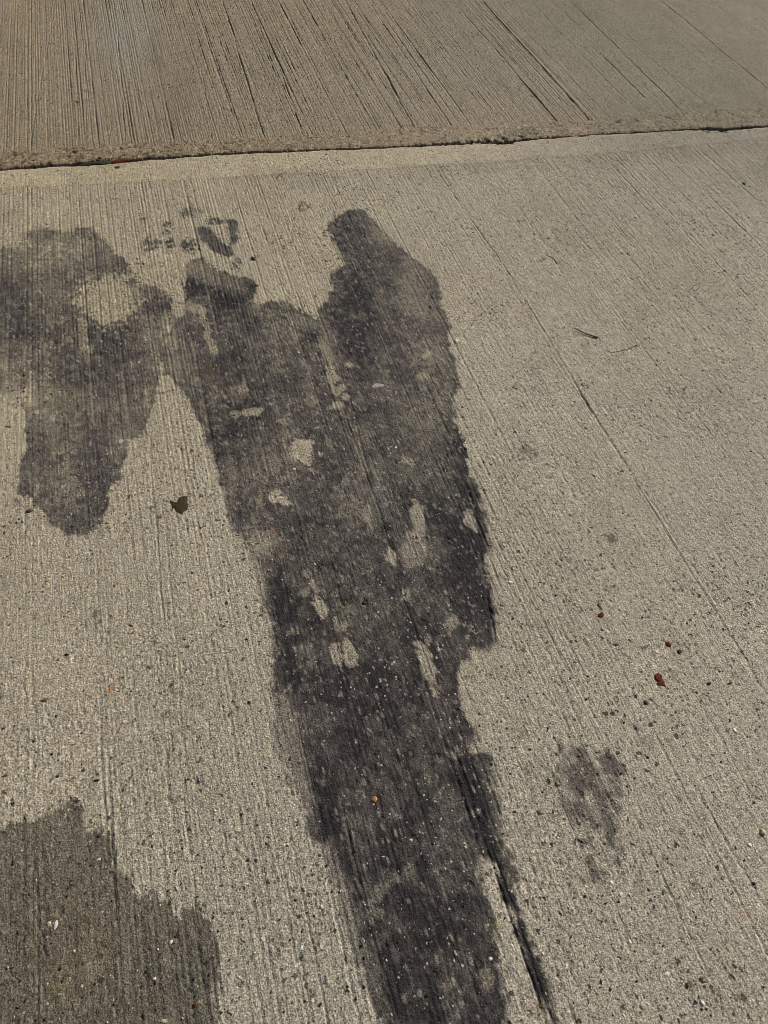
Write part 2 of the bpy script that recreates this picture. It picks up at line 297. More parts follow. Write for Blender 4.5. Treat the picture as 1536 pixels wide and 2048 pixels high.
# bare flecks inside the stains (u, v, ru, rv, rot, strength)
BARE = [(215, 596, 47, 42, 0, .92), (604, 899, 22, 15, 0, .95), (615, 920, 6, 12, -.2, .85), (553, 992, 12, 10, 0, .9), (566, 1000, 9, 9, 0, .9), (835, 1030, 11, 20, 0, .8), (838, 1058, 8, 22, .1, .7),
        (828, 1100, 20, 28, .2, .40), (783, 1114, 8, 14, -.2, .8), (811, 1190, 5, 10, -.2, .5), (640, 1212, 8, 24, -.35, .8), (630, 1175, 5, 12, -.5, .6), (612, 1147, 6, 6, 0, .45), (612, 1183, 7, 7, 0, .5),
        (673, 1306, 9, 20, -.2, .75), (699, 1308, 9, 21, -.15, .75), (852, 1325, 11, 44, -.28, .8), (855, 1280, 6, 10, 0, .5), (906, 1246, 14, 9, -.5, .6), (673, 1247, 4, 12, -.2, .5), (685, 1252, 5, 6, 0, .6),
        (941, 1038, 7, 14, -.3, .8), (950, 1056, 4, 10, -.3, .7), (500, 823, 16, 5, -.2, .6), (507, 824, 8, 5, 0, .7), (487, 778, 9, 9, 0, .5), (472, 829, 10, 6, 0, .5), (664, 750, 8, 14, -.5, .75), (671, 782, 7, 6, 0, .65),
        (683, 776, 6, 5, 0, .7), (690, 795, 6, 5, 0, .7), (676, 808, 10, 5, 0, .75), (660, 815, 6, 4, 0, .4), (816, 921, 10, 6, .6, .65), (853, 710, 9, 4, -.5, .6), (845, 752, 10, 5, -.2, .5), (862, 742, 6, 4, 0, .3),
        (700, 730, 7, 3, 0, .6), (378, 612, 8, 9, 0, .45), (390, 617, 9, 7, 0, .6), (405, 623, 7, 6, 0, .6), (365, 610, 8, 8, 0, .5), (355, 618, 12, 12, 0, .8), (405, 640, 5, 6, 0, .4), (414, 652, 4, 7, 0, .45),
        (416, 668, 5, 9, 0, .5), (420, 684, 5, 7, 0, .5), (428, 700, 7, 6, 0, .65), (386, 688, 4, 5, 0, .4), (390, 702, 4, 4, 0, .3), (165, 650, 9, 12, 0, .45), (166, 680, 7, 22, 0, .5), (178, 698, 5, 5, 0, .5),
        (270, 592, 14, 10, 0, .4), (335, 640, 10, 14, 0, .35), (345, 690, 8, 14, 0, .3), (650, 700, 6, 24, -.4, .35), (733, 870, 10, 8, 0, .25), (735, 1035, 6, 22, -.25, .35), (520, 1085, 16, 18, 0, .4),
        (562, 960, 6, 5, 0, .3), (692, 960, 5, 8, 0, .3), (720, 905, 4, 30, -.35, .3), (955, 1494, 14, 9, 0, .7), (985, 1575, 10, 4, 0, .4), (968, 1740, 10, 22, -.2, .5), (752, 1800, 14, 7, -.3, .32), (762, 1780, 14, 7, -.4, .3),
        (757, 1825, 8, 8, 0, .25), (800, 1760, 14, 6, 0, .25), (820, 1740, 9, 9, 0, .25), (905, 1510, 12, 5, .3, .28), (880, 1520, 10, 5, 0, .25), (975, 1960, 9, 18, 0, .35), (185, 1940, 20, 14, 0, .35), (180, 1900, 10, 22, 0, .2),
        (500, 1120, 10, 40, -.3, .2), (760, 600, 6, 40, -.4, .12), (515, 610, 8, 6, 0, .4), (590, 862, 6, 5, 0, .3), (563, 842, 7, 4, 0, .35), (575, 870, 5, 5, 0, .3), (595, 930, 6, 5, 0, .2), (520, 1000, 5, 9, 0, .3)]

OWN_SLAB, OWN_BAND, OWN_MAIN, OWN_LEFT, OWN_WET, OWN_PRINT, OWN_SPOT = 0, 1, 2, 3, 4, 5, 10

CONC = np.array([.338, .302, .235]); 
C_LIGHT = np.array([.155, .138, .112]); C_MID = np.array([.073, .0635, .053]); C_CORE = np.array([.0165, .0145, .0150])
C_PURP = np.array([.072, .057, .054]); C_WET = np.array([.134, .116, .083])

def n_t(x, y): return vn(x, y, 8, 4, seed=600)
def mix(a, b, t): return a*(1-t[..., None]) + b*t[..., None]

def surface(x, y, side):
    """albedo (rgb), damp value, and owner id at each vertex"""
    own = np.zeros(x.shape, int)
    c = np.ones(x.shape+(3,))*CONC
    lowv = fbm(x, y, 1.7, seed=101, n=4); med = fbm(x, y, 9, seed=120, n=4)
    strk = vn(x, y, 26, 1.0, seed=130)*.6 + vn(x, y, 90, 2.5, seed=131)*.4
    c = c*(1 + .07*lowv + .06*med + .06*strk)[..., None]
    gr = hsh(np.floor(x*390), np.floor(y*230), 501)-.5; g2 = vn(x, y, 200, 130, seed=502)
    g3 = vn(x, y, 85, 60, seed=503)
    c = c*(1 + .34*gr + .13*g2 + .09*g3*sst(.5, 2.2, y))[..., None]
    warm = sst(1.2, -.4, x)*.45 + .75*sst(.9, 2.3, y)*sst(2.4, .6, x) - .25*sst(1.2, .3, y) + .35*fbm(x, y, 1.1, seed=140, n=2)       # tan on the left, greyer on the right
    c = c*(np.array([1.0, .985, .97]) + warm[..., None]*np.array([.030, .0, -.085]))
    damp = np.zeros(x.shape)
    dist = sst(-.3, 2.4, y)
    if side > 0:
        c = c*np.array([.71, .665, .62])
        gg = sst(1.9, 2.25, x + .1*vn(x, y, 2, seed=150))*sst(3.6, 2.8, x)
        c = mix(c, c*np.array([.84, .88, .85]), gg)
        c = mix(c, c*np.array([.93, .93, .93]), sst(2.8, 3.4, x))
        b = 1-sst(0, .012, y-far_band(x))
        ag = hsh(np.floor(x*95 + .5*vn(x, y, 60, seed=152)), np.floor(y*85 + .5*vn(x, y, 60, seed=153)), 77)
        agc = np.where((ag > .93)[..., None], np.array([1.5, 1.5, 1.45]), np.where((ag < .10 + .10*sst(1.0, -.2, x))[..., None], np.array([.50, .42, .34]), 1.0))
        c = mix(c, c*np.array([.98, .94, .90])*(1+.14*vn(x, y, 60, seed=151)[..., None])*agc, b)
        gsm = ell(x, y, 255, 60, 60, 90) ; c = mix(c, np.array([.26, .262, .235])*np.ones_like(c), .55*gsm*(.7+.5*strk))
        gsm = ell(x, y, 310, 110, 22, 60) ; c = mix(c, c*.80, gsm)
        gsm = ell(x, y, 360, 190, 40, 100) ; c = mix(c, c*np.array([.84, .83, .83]), gsm)
        c = mix(c, c*np.array([.5, .55, .5]), .8*ell(x, y, 1045, 265, 26, 8))
        own[y < far_band(x)] = OWN_BAND
        return c, damp, own
    # ---- near slab
    nb = near_band(x)
    b = sst(-.006, .006, y-nb)
    fa = sst(2.0, .2, x)
    c = mix(c, c*(np.array([1.12, 1.10, 1.05])*(1+.03*fa[..., None])), b*sst(2.2, 1.0, x))
    pt = sst(.14, .0, nb-y)*(y < nb)*(.5+.5*n_t(x, y)); c = c*(1-.10*pt[..., None])
    c = mix(c, c*np.array([.80, .80, .80]), sst(1.0, 2.6, x)*sst(1.6, 2.9, y))
    c = mix(c, c*np.array([.88, .88, .87]), sst(.10, .0, np.abs(y-nb+.05))*sst(.2, .6, x)*.6)
    c = mix(c, c*.74, ell(x, y, 1536, 345, 90, 40)*.8)
    own[y > nb] = OWN_BAND
    n1 = fbm(x, y, 14, seed=160, n=4); n2 = fbm(x, y, 60, seed=170, n=3); n3 = vn(x, y, 70, 5, seed=180); n4 = vn(x, y, 200, 140, seed=181)
    # tall stain
    sd_m = region(x, y, MAIN)
    k = .57 + .13*sst(1.7, .6, y) + .20*n1 + .21*n2 + .10*n3 + .14*n4
    for e in LIGHTER + DARKER: k = k + 1.1*e[5]*ell(x, y, *e[:5])*(1+.35*n2+.3*n3)
    rim = np.exp(-((sd_m-.008)/.006)**2)*.10
    k = np.clip(k+rim, .24, 1.0)
    sf = .0025 + .016*np.clip(vn(x, y, 7, 4, seed=210)+.1, 0, 1)
    M = sst(-1, 1.2, sd_m/sf)
    # left stain
    sd_l = region(x, y, LEFT)
    kl = .40 + .18*n1 + .17*n2 + .08*n3 + .12*n4
    for e in LEFTB: kl = kl + e[5]*ell(x, y, *e[:5])*(1+.3*n2)
    soft = .004 + .03*ell(x, y, 100, 470, 160, 40)+ .05*ell(x, y, -20, 500, 80, 60)
    L = sst(-.25, .5, sd_l/np.maximum(soft, .004))
    kl = np.clip(kl + np.exp(-((sd_l-.008)/.006)**2)*.06, .05, 1)
    # blend where the two meet
    bl = sst(-.03, .03, sd_m - sd_l); gf = (1 + .55*gr + .25*g2)[..., None]
    both = np.maximum(M, L)
    kk = np.where(sd_m > sd_l, 1, 0)*k + np.where(sd_m > sd_l, 0, 1)*kl
    near = np.abs(sd_m-sd_l) < .03
    kk = np.where(near & (both > .5), k*bl + kl*(1-bl), kk)
    pur = np.clip(.20 + .55*fbm(x, y, 5, seed=190, n=3) + .45*ell(x, y, 720, 700, 90, 130) + .35*ell(x, y, 460, 680, 100, 80) + .3*ell(x, y, 800, 1420, 150, 90) + .4*ell(x, y, 950, 1950, 60, 80)+.25*ell(x, y, 780, 1620, 120, 60), 0, 1)
    light = c*(C_LIGHT/CONC)
    mid = mix(np.ones_like(c)*C_MID, np.ones_like(c)*C_PURP, pur)*gf
    core = mix(np.ones_like(c)*C_CORE, np.ones_like(c)*C_CORE*np.array([1.25, 1.05, 1.1]), pur)*gf
    def ramp(v, light, mid, core):
        o = mix(c, light, sst(0, .30, v)); o = mix(o, mid, sst(.28, .62, v)); return mix(o, core, sst(.60, .98, v))
    st = ramp(kk, light, mid, core)
    bare = np.zeros(x.shape)
    for e in BARE: bare = np.maximum(bare, ell(x, y, *e[:5], hard=True)*e[5])
    # scattered pinholes of clean sand in the stain
    pin = hsh(np.floor(x*180), np.floor(y*120), 55); bare = np.maximum(bare, (pin > .96)*.45*np.ones(x.shape))
    cln = c*np.array([1.0, .985, .96])
    st = mix(st, cln, bare)
    c0 = c
    c = mix(c, st, both)
    damp = both*.12*kk
    own[(sd_l > 0)] = OWN_LEFT
    own[(sd_m > 0) & (sd_m >= sd_l)] = OWN_MAIN
    # damp patch
    sd_w = region(x, y, WET)
    Wm = sst(-.001, .0025, sd_w)
    wc = np.ones_like(c)*C_WET*(1 + .09*n1 + .06*n2 + .10*n3 + .12*fbm(x, y, 3, seed=200, n=2) + .4*gr + .25*g2)[..., None]
    wc = mix(wc, wc*np.array([.86, .86, .90]), np.clip(ell(x, y, 400, 1900, 70, 130) + .6*ell(x, y, 215, 1700, 30, 70), 0, 1))
    wc = mix(wc, wc*np.array([1.10, 1.02, .96]), ell(x, y, 150, 1900, 120, 140))
    wb = np.zeros(x.shape)
    for e in BARE:
        if e[0] < 400 and e[1] > 1500: wb = np.maximum(wb, ell(x, y, *e[:5], hard=True)*e[5])
    wc = mix(wc, c0*.8, np.clip(wb, 0, 1))
    c = mix(c, wc, Wm); damp = np.maximum(damp, Wm*.35)
    own[sd_w > 0] = OWN_WET
    # trodden smudge at the lower right
    sd_p = region(x, y, PRINT, 1.3)
    pm = sst(-.008, .008, sd_p)*np.clip(.50 + .55*n1 + .60*n2 + .45*n3, .0, .95)
    for e in [(1175, 1600, 30, 12, .4, -.45), (1150, 1515, 16, 20, 0, .15), (1215, 1520, 22, 8, .5, .25), (1185, 1680, 35, 50, 0, .1), (1180, 1555, 20, 10, 0, -.25), (1225, 1590, 14, 80, 0, .15)]:
        pm = np.clip(pm + e[5]*ell(x, y, *e[:5])*(sd_p > -.01), 0, 1)
    loop = region(x, y, [(1058, 1530), (1080, 1525), (1100, 1560), (1120, 1600), (1122, 1625), (1095, 1635), (1062, 1610), (1055, 1570)], 1.0)
    pm = np.maximum(pm, .42*np.exp(-(loop/.008)**2)*(.7+.5*n2)); 
    for e in [(1290, 1485, 18, 14, 0, .25), (1100, 1560, 18, 30, 0, .2), (1385, 1775, 10, 10, 0, .4), (1165, 1880, 60, 90, 0, .06)]: pm = np.maximum(pm, e[5]*ell(x, y, *e[:5])*(1+.6*n2))
    c = mix(c, np.ones_like(c)*np.array([.085, .074, .060]), np.clip(pm*1.15, 0, .92))
    own[(sd_p > 0) & (own == OWN_SLAB)] = OWN_PRINT
    # small spots
    for i, (nm, lb, el, dk, pl) in enumerate(SPOTS):
        if pl is not None:
            q = sst(-.004, .004, region(x, y, pl, .9, .03))
        else:
            q = np.zeros(x.shape)
            for e in el: q = np.maximum(q, ell(x, y, e[0], e[1], e[2]*.80, e[3]*.80, 0, hard=True))
            q = np.clip(q*(1+.9*n2+.6*n4), 0, 1)*(vn(x, y, 170, 90, seed=620) + .8*vn(x, y, 60, seed=621) > -.55)
        own[(q > .5)] = OWN_SPOT + i
        vv = np.clip(dk*(1 + .35*n2 + .2*n1), 0, 1)
        sc = ramp(vv, light, mid, core)
        c = mix(c, sc, q)
    # faint smears without an edge of their own
    for e in [(1350, 483, 30, 12, 0, .16), (1150, 650, 14, 22, 0, .14), (690, 690, 10, 10, 0, .0), (1165, 470, 60, 40, 0, .06), (940, 330, 60, 14, 0, .08), (530, 345, 70, 14, 0, .14),
              (1270, 640, 40, 60, 0, .07), (1430, 780, 80, 80, 0, .05), (545, 400, 60, 25, .0, .05), (230, 530, 60, 60, 0, .06)]:
        c = mix(c, c*.55, np.clip(e[5]*2*ell(x, y, *e[:5])*(1+.5*n1), 0, 1)*(1-both))
    # rust spots
    for u, v, r, a, rc in [(222, 1376, 9, .8, (.40, .20, .09)), (425, 740, 14, .8, (.05, .025, .008)), (1048, 1466, 11, .55, (.22, .12, .035)), (1337, 1484, 8, .5, (.22, .13, .03)),
                           (1128, 1914, 12, .3, (.30, .15, .10)), (1497, 1828, 14, .3, (.30, .13, .09)), (1075, 2020, 16, .5, (.10, .045, .02)), (1190, 1935, 12, .3, (.24, .12, .08)), (1065, 1440, 14, .25, (.3, .2, .08)),
                           (252, 2015, 12, .5, (.07, .045, .02)), (115, 1975, 16, .35, (.25, .19, .07)), (995, 1852, 10, .5, (.30, .28, .10)), (430, 1590, 14, .3, (.33, .22, .10)), (345, 355, 20, .1, (.3, .2, .1)),
                           (20, 430, 20, .25, (.12, .09, .04)), (545, 1060, 5, .8, (.30, .10, .04)), (1440, 2000, 10, .25, (.25, .13, .07)), (1470, 1000, 60, .10, (.2, .14, .08))]:
        q = ell(x, y, u, v, r, r*.8)*a*np.clip(1+.7*n4+.4*n2, 0, 1.4)
        c = mix(c, np.ones_like(c)*np.array(rc), np.clip(q, 0, .95))
    return c, damp, own

# ------------------------------------------------------------------ materials
def nd(nt, t, **kw):
    n = nt.nodes.new(t)
    for k, v in kw.items(): setattr(n, k, v)
    return n

def concrete_material():
    m = bpy.data.materials.new('broomed_concrete'); m.use_nodes = True
    nt = m.node_tree; nt.nodes.clear(); L = nt.links.new
    out = nd(nt, 'ShaderNodeOutputMaterial'); bs = nd(nt, 'ShaderNodeBsdfPrincipled')
    L(bs.outputs[0], out.inputs[0])
    at = nd(nt, 'ShaderNodeAttribute', attribute_name='albedo')
    tc = nd(nt, 'ShaderNodeTexCoord'); co = tc.outputs['Object']
    def noise(scale, detail=2, rough=.5, vec=None):
        n = nd(nt, 'ShaderNodeTexNoise'); n.inputs['Scale'].default_value = scale; n.inputs['Detail'].default_value = detail; n.inputs['Roughness'].default_value = rough
        L(vec or co, n.inputs['Vector']); return n
    def mapr(s, a, b, c, d):
        n = nd(nt, 'ShaderNodeMapRange'); n.inputs[1].default_value = a; n.inputs[2].default_value = b; n.inputs[3].default_value = c; n.inputs[4].default_value = d
        L(s, n.inputs[0]); return n.outputs[0]
    def math_(op, a, b):
        n = nd(nt, 'ShaderNodeMath', operation=op)
        for i, v in enumerate((a, b)):
            if isinstance(v, (int, float)): n.inputs[i].default_value = v
            else: L(v, n.inputs[i])
        return n.outputs[0]
    # grain of the sand
    g1 = noise(300, 3, .7); g2 = noise(110, 2, .55)
    f = math_('MULTIPLY', mapr(g1.outputs[0], .34, .66, .30, 1.70), mapr(g2.outputs[0], .3, .7, .76, 1.24))
    mul = nd(nt, 'ShaderNodeVectorMath', operation='SCALE'); L(at.outputs['Color'], mul.inputs[0]); L(f, mul.inputs['Scale'])
    col = mul.outputs[0]
    def specks(scale, frac, rmax, colour, amount, seedvec, stretch=(1, 1, 1)):
        nonlocal col
        mp = nd(nt, 'ShaderNodeMapping'); mp.inputs['Location'].default_value = seedvec; mp.inputs['Scale'].default_value = stretch; L(co, mp.inputs['Vector'])
        wv = noise(scale*1.6, 1, .5, mp.outputs[0])
        wm = nd(nt, 'ShaderNodeVectorMath', operation='MULTIPLY_ADD'); L(wv.outputs['Color'], wm.inputs[0]); wm.inputs[1].default_value = (.9/scale,)*3; L(mp.outputs[0], wm.inputs[2])
        v = nd(nt, 'ShaderNodeTexVoronoi', feature='F1'); v.inputs['Scale'].default_value = scale; L(wm.outputs[0], v.inputs['Vector'])
        sp = nd(nt, 'ShaderNodeSeparateColor'); L(v.outputs['Color'], sp.inputs[0])
        on = mapr(sp.outputs[0], 1-frac, 1.0, 0.0, 1.0)
        rad = math_('MULTIPLY', on, rmax); dn = mapr(noise(2.3, 3, .6, mp.outputs[0]).outputs[0], .36, .64, .45, 1.30); rad = math_('ADD', rad, math_('MULTIPLY', math_('GREATER_THAN', sp.outputs[0], 1-frac), rmax*.45))
        rad = math_('MULTIPLY', rad, dn); k = math_('SUBTRACT', rad, v.outputs['Distance']); k = mapr(k, 0, .05, 0, amount)
        mx = nd(nt, 'ShaderNodeMix', data_type='RGBA'); L(k, mx.inputs[0]); L(col, mx.inputs[6])
        cr = nd(nt, 'ShaderNodeValToRGB'); L(sp.outputs[1], cr.inputs[0]); e = cr.color_ramp.elements
        e[0].color = (*colour[0], 1); e[1].color = (*colour[1], 1)
        L(cr.outputs[0], mx.inputs[7]); col = mx.outputs[2]
        return k
    k1 = specks(150, .26, .34, ((.035, .028, .018), (.12, .10, .07)), .80, (3.1, 1.7, 0), (1, .8, 1))  # dark specks: shade and dirt of small pits, put into the colour
    k2 = specks(72, .30, .24, ((.02, .016, .012), (.06, .05, .035)), .92, (1.3, 9.7, 0))  # wider pits, their shade and dirt painted near black
    k3 = specks(170, .13, .30, ((.28, .25, .19), (.62, .57, .48)), .70, (7.1, 4.7, 0))
    k4 = specks(85, .06, .18, ((.50, .46, .38), (.75, .72, .64)), .85, (5.1, 2.7, 0))
    k6 = specks(46, .24, .16, ((.02, .016, .012), (.10, .08, .05)), .80, (4.3, 7.7, 0))  # largest specks of painted pit shade and dirt
    k5 = specks(60, .025, .16, ((.24, .10, .05), (.22, .15, .05)), .6, (8.1, 6.7, 0))
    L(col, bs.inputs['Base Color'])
    # roughness: damp and oily parts a little glossier
    da = nd(nt, 'ShaderNodeAttribute', attribute_name='damp')
    L(mapr(da.outputs['Fac'], 0, 1, .93, .62), bs.inputs['Roughness'])
    bs.inputs['Specular IOR Level'].default_value = .35
    # relief
    st = nd(nt, 'ShaderNodeMapping'); st.inputs['Scale'].default_value = (1, .035, 1); L(co, st.inputs['Vector'])
    b1 = noise(380, 2, .6); b2 = noise(260, 2, .5, st.outputs[0]); b3 = noise(210, 1, .5)
    h = math_('ADD', math_('MULTIPLY', b1.outputs[0], .0016), math_('MULTIPLY', b2.outputs[0], .0008))
    h = math_('ADD', h, math_('MULTIPLY', b3.outputs[0], .0012))
    h = math_('SUBTRACT', h, math_('MULTIPLY', math_('ADD', k1, k2), .0010))
    h = math_('ADD', h, math_('MULTIPLY', math_('ADD', k3, k4), .0006))
    bp = nd(nt, 'ShaderNodeBump'); bp.inputs['Strength'].default_value = .9; bp.inputs['Distance'].default_value = 1.0
    L(math_('MULTIPLY', h, 1.3), bp.inputs['Height']); L(bp.outputs[0], bs.inputs['Normal'])
    return m

def simple_material(name, c1, c2, scale=300, rough=.8, bump=.0006, spec=.3):
    m = bpy.data.materials.new(name); m.use_nodes = True
    nt = m.node_tree; L = nt.links.new; bs = nt.nodes['Principled BSDF']
    tc = nd(nt, 'ShaderNodeTexCoord')
    gm = nd(nt, 'ShaderNodeNewGeometry')
    n = nd(nt, 'ShaderNodeTexNoise'); n.inputs['Scale'].default_value = scale; n.inputs['Detail'].default_value = 3
    L(gm.outputs['Position'], n.inputs['Vector'])
    cr = nd(nt, 'ShaderNodeValToRGB'); cr.color_ramp.elements[0].position = .35; cr.color_ramp.elements[1].position = .65
    cr.color_ramp.elements[0].color = (*c1, 1); cr.color_ramp.elements[1].color = (*c2, 1)
    L(n.outputs[0], cr.inputs[0]); L(cr.outputs[0], bs.inputs['Base Color'])
    bs.inputs['Roughness'].default_value = rough; bs.inputs['Specular IOR Level'].default_value = spec
    bp = nd(nt, 'ShaderNodeBump'); bp.inputs['Strength'].default_value = .7; bp.inputs['Distance'].default_value = bump*3
    L(n.outputs[0], bp.inputs['Height']); L(bp.outputs[0], bs.inputs['Normal'])
    return m

MC = concrete_material()
M_SOIL = simple_material('joint_dirt', (.008, .007, .006), (.035, .030, .024), 260, .95, .002)
M_MOSS = simple_material('moss', (.010, .014, .004), (.045, .048, .014), 500, .9, .001)
M_DRYMOSS = simple_material('dry_moss', (.018, .012, .004), (.075, .052, .022), 500, .9, .001)
M_RED = simple_material('red_brown_leaf', (.055, .011, .003), (.135, .032, .009), 350, .8, .0005, .15)
M_BROWN = simple_material('brown_leaf', (.045, .022, .008), (.13, .070, .022), 350, .6, .0005)
M_ORANGE = simple_material('orange_stone', (.26, .11, .03), (.42, .20, .06), 300, .5, .0003, .5)
M_WHITE = simple_material('white_stone', (.50, .46, .38), (.72, .68, .60), 300, .5, .0003, .5)
M_PALE = simple_material('pale_sand_grain', (.24, .21, .16), (.60, .55, .46), 60, .7, .0003, .3)
M_PINK = simple_material('pinkish_flake', (.26, .21, .19), (.42, .35, .32), 300, .7, .0003)
M_YELLOW = simple_material('yellowish_stone', (.34, .29, .15), (.50, .45, .27), 300, .6, .0003)
M_BLACK = simple_material('black_stone', (.008, .007, .007), (.022, .020, .018), 300, .6, .0003, .4)
M_FLINT = simple_material('brown_flint', (.07, .035, .018), (.17, .095, .055), 200, .6, .0003, .4)
M_TWIG = simple_material('dry_stem', (.030, .022, .014), (.07, .055, .035), 300, .9, .0003)

# ------------------------------------------------------------------ the two slabs (tensor grids, one mesh per owner)
def stretch_axis(fine, step_out, n, g=1.35):
    a = []; s = step_out; p = 0
    for _ in range(n): p += s; a.append(p); s *= g
    lo = fine[0]-np.array(a)[::-1]; hi = fine[-1]+np.array(a)
    return lo, hi
xf = np.concatenate([np.arange(-.62, .86, .0025), np.arange(.86, 2.2, .0034), np.arange(2.2, 4.1, .0042)])
lo, hi = stretch_axis(xf, .01, 26)
X = np.concatenate([lo, xf, hi])

def build_grid(side):
    # t = distance from the joint edge into the slab
    if side < 0:
        t = np.concatenate([np.arange(.0, .06, .004), np.arange(.06, 1.4, .0075), np.arange(1.4, 3.16, .0060), np.arange(3.16, 3.8, .010)])
    else:
        t = np.concatenate([np.arange(.0, .12, .005), np.arange(.12, 1.78, .0095)])
    _, th = stretch_axis(t, .02, 24)
    t = np.concatenate([t, th])
    e = near_edge(X) if side < 0 else far_edge(X)
    XX = np.repeat(X[None, :], len(t), 0)
    base = 2.978
    off = (e-base)[None, :]*np.exp(-t[:, None]/.12)
    YY = base + off + side*t[:, None]
    Z = height(XX, YY, side)
    C, D, O = surface(XX, YY, side)
    # side face of the slab going down into the joint
    rows = [(-.012, .0006), (-.03, .001), (-.12, .0015)]
    for dz, dy in rows:
        XX = np.vstack([XX[:1], XX]); YY = np.vstack([YY[:1]+side*dy, YY]); Z = np.vstack([Z[:1]*0 + Z[:1].min()*0 + dz, Z])
        C = np.concatenate([C[:1], C]); D = np.vstack([D[:1], D]); O = np.vstack([O[:1], O])
    # rows were stacked from the top down, so put them in order
    nr = len(rows)
    order = list(range(0, nr)) + list(range(nr, len(Z)))
    ny, nx = Z.shape
    idx = np.arange(ny*nx).reshape(ny, nx)
    a, b, c_, d = idx[:-1, :-1], idx[:-1, 1:], idx[1:, 1:], idx[1:, :-1]
    quads = np.stack([a, b, c_, d] if side > 0 else [a, d, c_, b], -1).reshape(-1, 4)
    qo = O[:-1, :-1].reshape(-1)
    V = np.stack([XX, YY, Z], -1).reshape(-1, 3)
    return V, quads, qo, C.reshape(-1, 3), D.reshape(-1)

def submesh(name, V, Q, C, D, parent=None):
    used = np.zeros(len(V), bool); used[Q.ravel()] = True
    mp = np.cumsum(used)-1
    Vn, Qn = V[used], mp[Q]
    me = bpy.data.meshes.new(name)
    me.vertices.add(len(Vn)); me.vertices.foreach_set('co', Vn.astype(np.float32).ravel())
    me.loops.add(Qn.size); me.loops.foreach_set('vertex_index', Qn.astype(np.int32).ravel())
    me.polygons.add(len(Qn)); me.polygons.foreach_set('loop_start', np.arange(0, Qn.size, 4, dtype=np.int32))
    me.polygons.foreach_set('loop_total', np.full(len(Qn), 4, dtype=np.int32))
    me.update(calc_edges=True)
    at = me.attributes.new('albedo', 'FLOAT_COLOR', 'POINT')
    cc = np.ones((len(Vn), 4), np.float32); cc[:, :3] = C[used]; at.data.foreach_set('color', cc.ravel())
    ad = me.attributes.new('damp', 'FLOAT', 'POINT'); ad.data.foreach_set('value', D[used].astype(np.float32))
    me.materials.append(MC)
    o = bpy.data.objects.new(name, me); COL.objects.link(o)
    if parent: o.parent = parent
    return o

for side in (-1, 1):
    V, Q, QO, C, D = build_grid(side)
    slab = submesh('concrete_slab', V, Q[QO == OWN_SLAB], C, D)
    tag(slab, 'near concrete slab with fine broom marks, carrying the stains' if side < 0 else 'far concrete slab beyond the joint, with coarse broom grooves', kind='structure')
    bd = submesh('smooth_margin', V, Q[QO == OWN_BAND], C, D, slab)
    if side < 0:
        bd['label'] = 'pale smooth trowelled margin on the near side of the joint'
        lab = {OWN_MAIN: ('oil_stain', 'long dark oil stain with two rounded lobes on top, running to the bottom edge', 'stain'),
               OWN_LEFT: ('oil_stain', 'broad soft grey stain at the left edge with a round bare patch in it', 'stain'),
               OWN_WET: ('damp_patch', 'olive-brown damp patch with a stepped ragged edge in the bottom left corner', 'damp patch'),
               OWN_PRINT: ('grease_mark', 'blotchy grey smudge like a footprint on bare concrete at the lower right', 'stain')}
        for k, (nm, lb, ct) in lab.items():
            tag(submesh(nm, V, Q[QO == k], C, D), lb, ct)
        for i, sp in enumerate(SPOTS):
            q = Q[QO == OWN_SPOT+i]
            if len(q): tag(submesh(sp[0], V, q, C, D), sp[1], 'stain')
    else:
        bd['label'] = 'worn margin with exposed aggregate on the far side of the joint'
    del V, Q, C, D

# ground below and around, and the dirt in the joint
def mesh_obj(name, verts, faces, mat, parent=None):
    me = bpy.data.meshes.new(name); me.from_pydata([tuple(v) for v in verts], [], [tuple(f) for f in faces]); me.materials.append(mat); me.update()
    o = bpy.data.objects.new(name, me); COL.objects.link(o)
    if parent: o.parent = parent
    return o
M_GROUND = simple_material('ground_soil', (.05, .042, .03), (.12, .10, .075), 20, .95, .002)
tag(mesh_obj('ground', [(-400, -400, -.13), (400, -400, -.13), (400, 400, -.13), (-400, 400, -.13)], [(0, 1, 2, 3)], M_GROUND), 'bare soil under and beyond the slabs', kind='structure')
xs = np.arange(-1.2, 4.6, .004); vs = []; fs = []
for j, fr in enumerate((-1, -.5, 0, .5, 1)):
    ym = joint_mid(xs) + fr*(joint_hw(xs)+.008)
    z = -.030 + .0045*vn(xs, ym, 90, seed=301) + .003*vn(xs, ym, 230, seed=302) + .006*vn(xs, xs*0, 7, seed=303) - .003*abs(fr)
    vs += list(zip(xs, ym, z))
n = len(xs)
for j in range(4):
    for i in range(n-1): fs.append((j*n+i, j*n+i+1, (j+1)*n+i+1, (j+1)*n+i))
tag(mesh_obj('joint_dirt', vs, fs, M_SOIL), 'dark dirt packed in the joint between the two slabs', kind='structure')

# ------------------------------------------------------------------ small things on the slab
def hz(x, y):
    side = 1 if y > joint_mid(x) else -1
    return float(height(np.array([x]), np.array([y]), side)[0])

def stone_mesh(name, seed, mat, sub=2, ang=.25, flat=.6):
    import bmesh
    bm = bmesh.new(); bmesh.ops.create_icosphere(bm, subdivisions=sub, radius=1.0)
    rr = random.Random(seed)
    pl = [(Vector((rr.uniform(-1, 1), rr.uniform(-1, 1), rr.uniform(-1, 1))).normalized(), rr.uniform(.55, .85)) for _ in range(7)]
    for v in bm.verts:
        for n_, d in pl:
            k = v.co.dot(n_)
            if k > d: v.co -= n_*(k-d)*.9
        v.co *= 1 + rr.uniform(-.06, .06)
        v.co.z *= flat
    me = bpy.data.meshes.new(name); bm.to_mesh(me); bm.free(); me.materials.append(mat)
    return me

